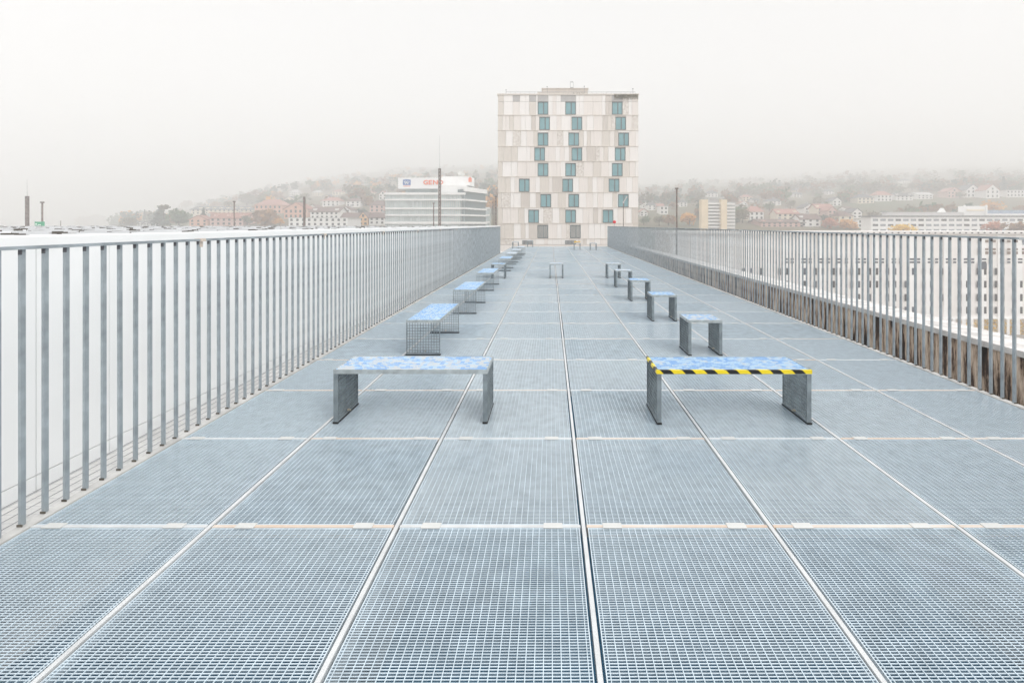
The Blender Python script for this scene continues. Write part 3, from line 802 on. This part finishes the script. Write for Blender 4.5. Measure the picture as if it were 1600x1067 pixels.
# low wing right of the office block
g = MB(); bx(g, 727, 764, 325, 380, d+17, d+24)
wing = empty('office_wing', P(745, 380, d+17), 'low glazed wing between the office block and the stone tower', 'building')
LB(g, 'wall', og, wing, wing.location)
for a in (324, 335, 346):
    g = MB(); bx(g, 727, 764.5, a, a+2.6, d+16.4, d+16.98); LB(g, 'floor_band', white_b, wing, wing.location)

# ------------------------------------------------------------------ long white offices (far right)
d = 185
lo_ = empty('office_building', P(1500, 380, d), 'very long white office building with rows of small windows on the right horizon', 'building'); l0 = lo_.location.copy()
g = MB(); bx(g, 1361, 1760, 339, 400, d, d+6); LB(g, 'wall', white_b, lo_, l0)
g = MB(); bx(g, 1359, 1762, 337.2, 339, d-.4, d+6.4); LB(g, 'roof', RC['grey'], lo_, l0)
g = MB(); bx(g, 1386, 1507, 332.5, 337, d+2, d+5); bx(g, 1386, 1507, 331.6, 332.5, d+1.5, d+5.5); bx(g, 1543, 1762, 334, 337, d+2, d+5); LB(g, 'roof_storey', white_b, lo_, l0)
g = MB(); bx(g, 1507, 1542.5, 322, 337, d+2, d+5); bx(g, 1506.5, 1509, 320.5, 337, d+1.6, d+2); bx(g, 1540.5, 1543, 320.5, 337, d+1.6, d+2); LB(g, 'penthouse', white_b, lo_, l0)
g = MB(); bx(g, 1511, 1538, 327, 330, d+1.8, d+2); LB(g, 'penthouse_recess', WC['cream'], lo_, l0)
g = MB(); x = 1544
while x < 1755:
    a = P(x, 334, d+4); b = P(x+12, 334, d+4); t_ = P(x+5, 328.5, d+4)
    g.face([a, b, t_]); g.face([a, t_, t_+Vector((0,3,0)), a+Vector((0,3,0))]); g.face([t_, b, b+Vector((0,3,0)), t_+Vector((0,3,0))]); x += 12
LB(g, 'shed_roof', mat('shed_blue', (.20,.27,.36), .4), lo_, l0)
g = MB(); a = P(1464, 337, d+3); b = P(1482, 337, d+3); c_ = P(1474, 325, d+3); dz = Vector((0,1.5,0))
g.face([a, b, c_]); g.face([a+dz, c_+dz, b+dz]); g.face([a, c_, c_+dz, a+dz]); g.face([c_, b, b+dz, c_+dz]); LB(g, 'stair_head', white_b, lo_, l0)
wg = mat('office_window', (.22,.24,.27), .3); wn_ = 0
rr = random.Random(9)
for r, y in enumerate((342.3, 350.3, 358.3)):
    x = 1364
    while x < 1604:
        if wn_ < 100:
            g = MB(); 
            for q in range(4): bx(g, x+q*2.1, x+q*2.1+1.75, y, y+3.2, d-.12, d-.02)
            LB(g, 'window', wg if rr.random() < .6 else wdk, lo_, l0); wn_ += 1
        x += 11.9

# ------------------------------------------------------------------ beige block behind the right railing
d = 95
bb = empty('apartment_building', P(1330, 523, d), 'wide white facade with many slit windows seen through the right railing', 'building'); b0 = bb.location.copy()
g = MB(); bx(g, 1046, 1900, 366, 530, d+.5, d+14); LB(g, 'wall', hm('facade_cream', (.86,.83,.80)), bb, b0)
g = MB(); x = 1052
while x < 1890:                                      # flat pilasters between the bays
    bx(g, x, x+9.5, 367.5, 497, d+.32, d+.5); x += 28.2
bx(g, 1044, 1900, 496.5, 498.5, d+.2, d+.5)
x = 1052
while x < 1890: bx(g, x, x+6, 498.5, 530, d+.1, d+.5); bx(g, x+14, x+18, 498.5, 530, d+.1, d+.5); x += 28.2
LB(g, 'pilaster', hm('facade_white', (.92,.915,.90)), bb, b0)
g = MB(); bx(g, 1042, 1902, 362, 366, d-.1, d+14.5); LB(g, 'cornice', hm('cornice_beige', (.76,.73,.70)), bb, b0)
g = MB(); x = 1240
while x < 1610: bx(g, x, x+2.2, 363.2, 364.8, d-.2, d-.11); x += 9.6
q = LB(g, 'cornice_vent', wdk, bb, b0)
cntw = 0; rest = MB(); stuffm = wdk; wmid = mat('window_mid', (.06,.075,.10), .6, spec=.15); wbrown = mat('window_brown', (.20,.14,.10), .5)
lst = []
for y0, hgt in ((419,10.5),(439,10.5),(459.5,11),(479.5,10.5)):
    x = 1455-28.2*14
    while x < 1640:
        for o_ in (0, 16.8):
          if rr.random() < .8: lst.append((x+o_-1.8, x+o_+1.9, y0, y0+hgt, rr.choice((0,0,1))))
        x += 28.2
for y0, hgt in ((403.8,2.6),(408.6,2.6)):
    x = 1452-28.2*8
    while x < 1640:
        for o_ in (0, 9.4, 26-9.4+9.4): lst.append((x+o_, x+o_+4.6, y0, y0+hgt, 1))
        x += 28.2
x = 1528
while x < 1640:
    for y0, hgt in ((375,4),(388,3.2),(393,4.5)): lst.append((x, x+5, y0, y0+hgt, 2)); 
    x += 11.5
bx_ = [(1528,1542,411,421,1)]
lst += bx_
lst.sort(key=lambda a: -a[0])
mm = [wdk, wmid, wbrown]
for i, (a, b, c_, e_, t_) in enumerate(lst):
    if i < 99: g = MB(); bx(g, a, b, c_, e_, d+.42 if t_ == 9 else d+.28, d+.49 if t_ == 9 else d+.31); LB(g, 'window', mm[t_], bb, b0)
    else: bx(rest, a, b, c_, e_, d+.28, d+.31, t_)
q = LB(rest, 'window', mm, bb, b0); q['kind'] = 'stuff'
g = MB(); rq = random.Random(2)
for _ in range(2600):
    p = P(rq.uniform(1496, 1700), rq.uniform(499.5, 526), d+.22+rq.random()*.24); u = Vector((rq.gauss(0,1), rq.gauss(0,1), rq.gauss(0,1))).normalized(); v_ = u.orthogonal().normalized()
    if p.z > -18.6-.5+rq.random()*3 - .2: 
        pass
    g.face([p-u*.16, p-v_*.13, p+u*.15, p+v_*.13])
hd = g.build('hedge', LM['yellow']); hd.location = (0, 0, 0)
tag(hd, 'golden autumn hedge at the foot of the wide white facade', 'hedge', kind='stuff')

# ------------------------------------------------------------------ masts
mast_m = mat('mast_brown', (.22,.18,.16), .7, .2, var=.25, scale=3); whip_m = mat('mast_whip', (.5,.5,.5), .6)
def mast(x, yt, wpx, d, label, lattice=False, whip=None, cap=False, zb=-20.2):
    b = P(x, 360, d); b.z = zb; top = P(x, yt, d).z-zb; w = wpx*d/F
    o = empty('mast', b, label, 'mast', 'old railway masts')
    m = MB()
    if lattice:
        e = w*.16
        for sx in (-1, 1):
            for sy in (-1, 1): m.box(sx*(w/2-e)-e, sx*(w/2-e)+e, sy*(w/2-e)-e, sy*(w/2-e)+e, 0, top)
        z = 0.0; i = 0; st = w*1.6
        while z+st < top:
            for sy in (-1, 1):
                s_ = 1 if i % 2 else -1; m.tube((-s_*(w/2-e), sy*(w/2-e), z), (s_*(w/2-e), sy*(w/2-e), z+st), e*.6, e*.6, 4)
            z += st; i += 1
        m.box(-w/2, w/2, -w/2, w/2, top-.12, top+.03)
    else: m.tube((0,0,0), (0,0,top), w*.55, w*.42, 8)
    m.build('pole', mast_m, o)
    if cap: m = MB(); m.box(-w*.75, w*.75, -w*.5, w*.5, top, top+w*.8); m.build('cap', mast_m, o)
    if whip:
        m = MB(); m.tube((0,0,top), (-.02*d/60,0,P(x, whip, d).z-zb), .018*d/60*1.6, .012*d/60, 6); m.build('whip', whip_m, o)
mast(42.5, 307, 3.4, 62, 'thick lattice mast with a thin whip at the far left', True, 280)
mast(66, 317.5, 2.8, 62, 'bare slim mast rising behind the small green sign', False, None, True)
mast(366, 316, 2.2, 62, 'slim bare mast in front of the long red roof', False, None, True)
mast(475.5, 308, 2.6, 63, 'weathered lattice mast before the salmon gable house', True)
mast(677.5, 318.5, 2.0, 63, 'short slim mast left of the tallest mast, before the office block', False, None, True)
mast(687, 264, 3.6, 60, 'tallest dark lattice mast with a long whip before the office block', True, 212)
mast(774.5, 307, 3.0, 63, 'lattice mast touching the left edge of the stone tower', True)
mast(770.5, 309, 1.3, 64, 'very thin pole just left of the mast at the stone tower', False)
mast(1057.5, 296, 2.9, 40, 'bare mast standing behind the right railing', False, None, True)
mast(95, 345, .9, 62, 'short thin rod right of the green sign on the roof horizon', False, None, False)
# street lamp before the tower
p = P(974, 360, 60)
o = empty('street_lamp', (p.x, p.y, -20.2), 'thin lamp post with a tilted pale head before the right windows of the stone tower', 'street lamp')
m = MB(); m.tube((0,0,0), (0,0,P(974,318,60).z+20.2), .07, .05, 8); m.build('pole', mast_m, o)
m = MB(); z = P(974,318,60).z+20.2; m.tube((0,0,z), (.02,0,z+.25), .10, .10, 8); m.tube((0,0,z+.1), (.45,0,z+.85), .05, .09, 8); m.build('lamp_head', whip_m, o)
# small red balloon-like marker over the railing
p = P(960, 347, 40)
o = empty('signal_lamp', (p.x, p.y, -20.2), 'small round red signal above the end of the right railing', 'signal')
m = MB(); hh = p.z+20.2; m.tube((0,0,0), (0,0,hh-.12), .03, .03, 6); m.build('pole', whip_m, o)
m = MB(); m.tube((0,-.06,hh), (0,.06,hh), .13, .13, 14); m.tube((0,-.10,hh), (0,-.061,hh), .07, .10, 12); m.build('red_disc', mat('signal_red', (.75,.03,.04), .4), o)
# green box on the roof
p = P(62, 353, 57.8)
o = empty('green_sign', (p.x, p.y, 1.36), 'small green and white sign box on the roof horizon at the far left', 'sign')
m = MB(); a = P(56,346.5,57.8); b = P(69,352.5,57.8); hw = (b.x-a.x)/2; m.box(-hw, hw, -.1, .1, .06, a.z-1.36); m.box(-hw*.8, -hw*.7, -.05, .05, 0, .06); m.box(hw*.7, hw*.8, -.05, .05, 0, .06); m.build('board', mat('sign_green', (.03,.30,.15), .5), o)
m = MB(); m.box(-hw*.85, -hw*.45, -.12, -.101, .2, .36); m.box(-hw*.2, hw*.5, -.12, -.101, .15, .25); m.build('white_patch', mat('patch_white', (.7,.8,.72), .5), o)
# planting on the tower roof
g = MB(); rq = random.Random(4)
for (a, b, lo1, hi1, n) in ((735,872,172,138,700),(664,745,138,126,120),(384,430,138,128,60),(498,560,138,120,150)):
    for _ in range(n):
        zx = rq.uniform(a, b); zz = rq.triangular(hi1, lo1, hi1+6); pp = Vector((tx(zx), D-.12-rq.random()*.25 if lo1 > 150 else D+.9+rq.random(), tz(zz)))
        u = Vector((rq.gauss(0,1), rq.gauss(0,1)*.4, rq.gauss(0,1))).normalized(); v_ = u.orthogonal().normalized(); k_ = .10
        g.face([pp-u*k_, pp-v_*k_*.5, pp+u*k_, pp+v_*k_*.5])
tag(g.build('roof_planting', LM['olive']), 'dry grey shrubs hanging over the roof edge of the stone tower', 'plants', kind='stuff')
# leaves on one far stool
g = MB()
for _ in range(60):
    pp = Vector((rq.uniform(1.5,1.9), rq.uniform(30.45,30.75), BH+.01+rq.random()*.10)); u = Vector((rq.gauss(0,1), rq.gauss(0,1), rq.gauss(0,1))).normalized(); v_ = u.orthogonal().normalized()
    g.face([pp-u*.03, pp-v_*.025, pp+u*.03, pp+v_*.025])
tag(g.build('leaves', LM['yellow']), 'yellow autumn leaves lying on a tiny stool near the deck end', 'leaves', kind='stuff')

# ------------------------------------------------------------------ haze
g = MB(); g.box(-2900, 2900, -60, 1950, -22, 300)
hz = g.build('haze', []); 
hmz = bpy.data.materials.new('haze'); hmz.use_nodes = True; n = hmz.node_tree.nodes
n.remove(n['Principled BSDF']); pv = n.new('ShaderNodeVolumePrincipled'); pv.inputs['Density'].default_value = .0023
pv.inputs['Color'].default_value = (.998,.994,.99,1); pv.inputs['Anisotropy'].default_value = 0
hmz.node_tree.links.new(pv.outputs[0], n['Material Output'].inputs['Volume'])
hz.data.materials.append(hmz); tag(hz, kind='stuff')
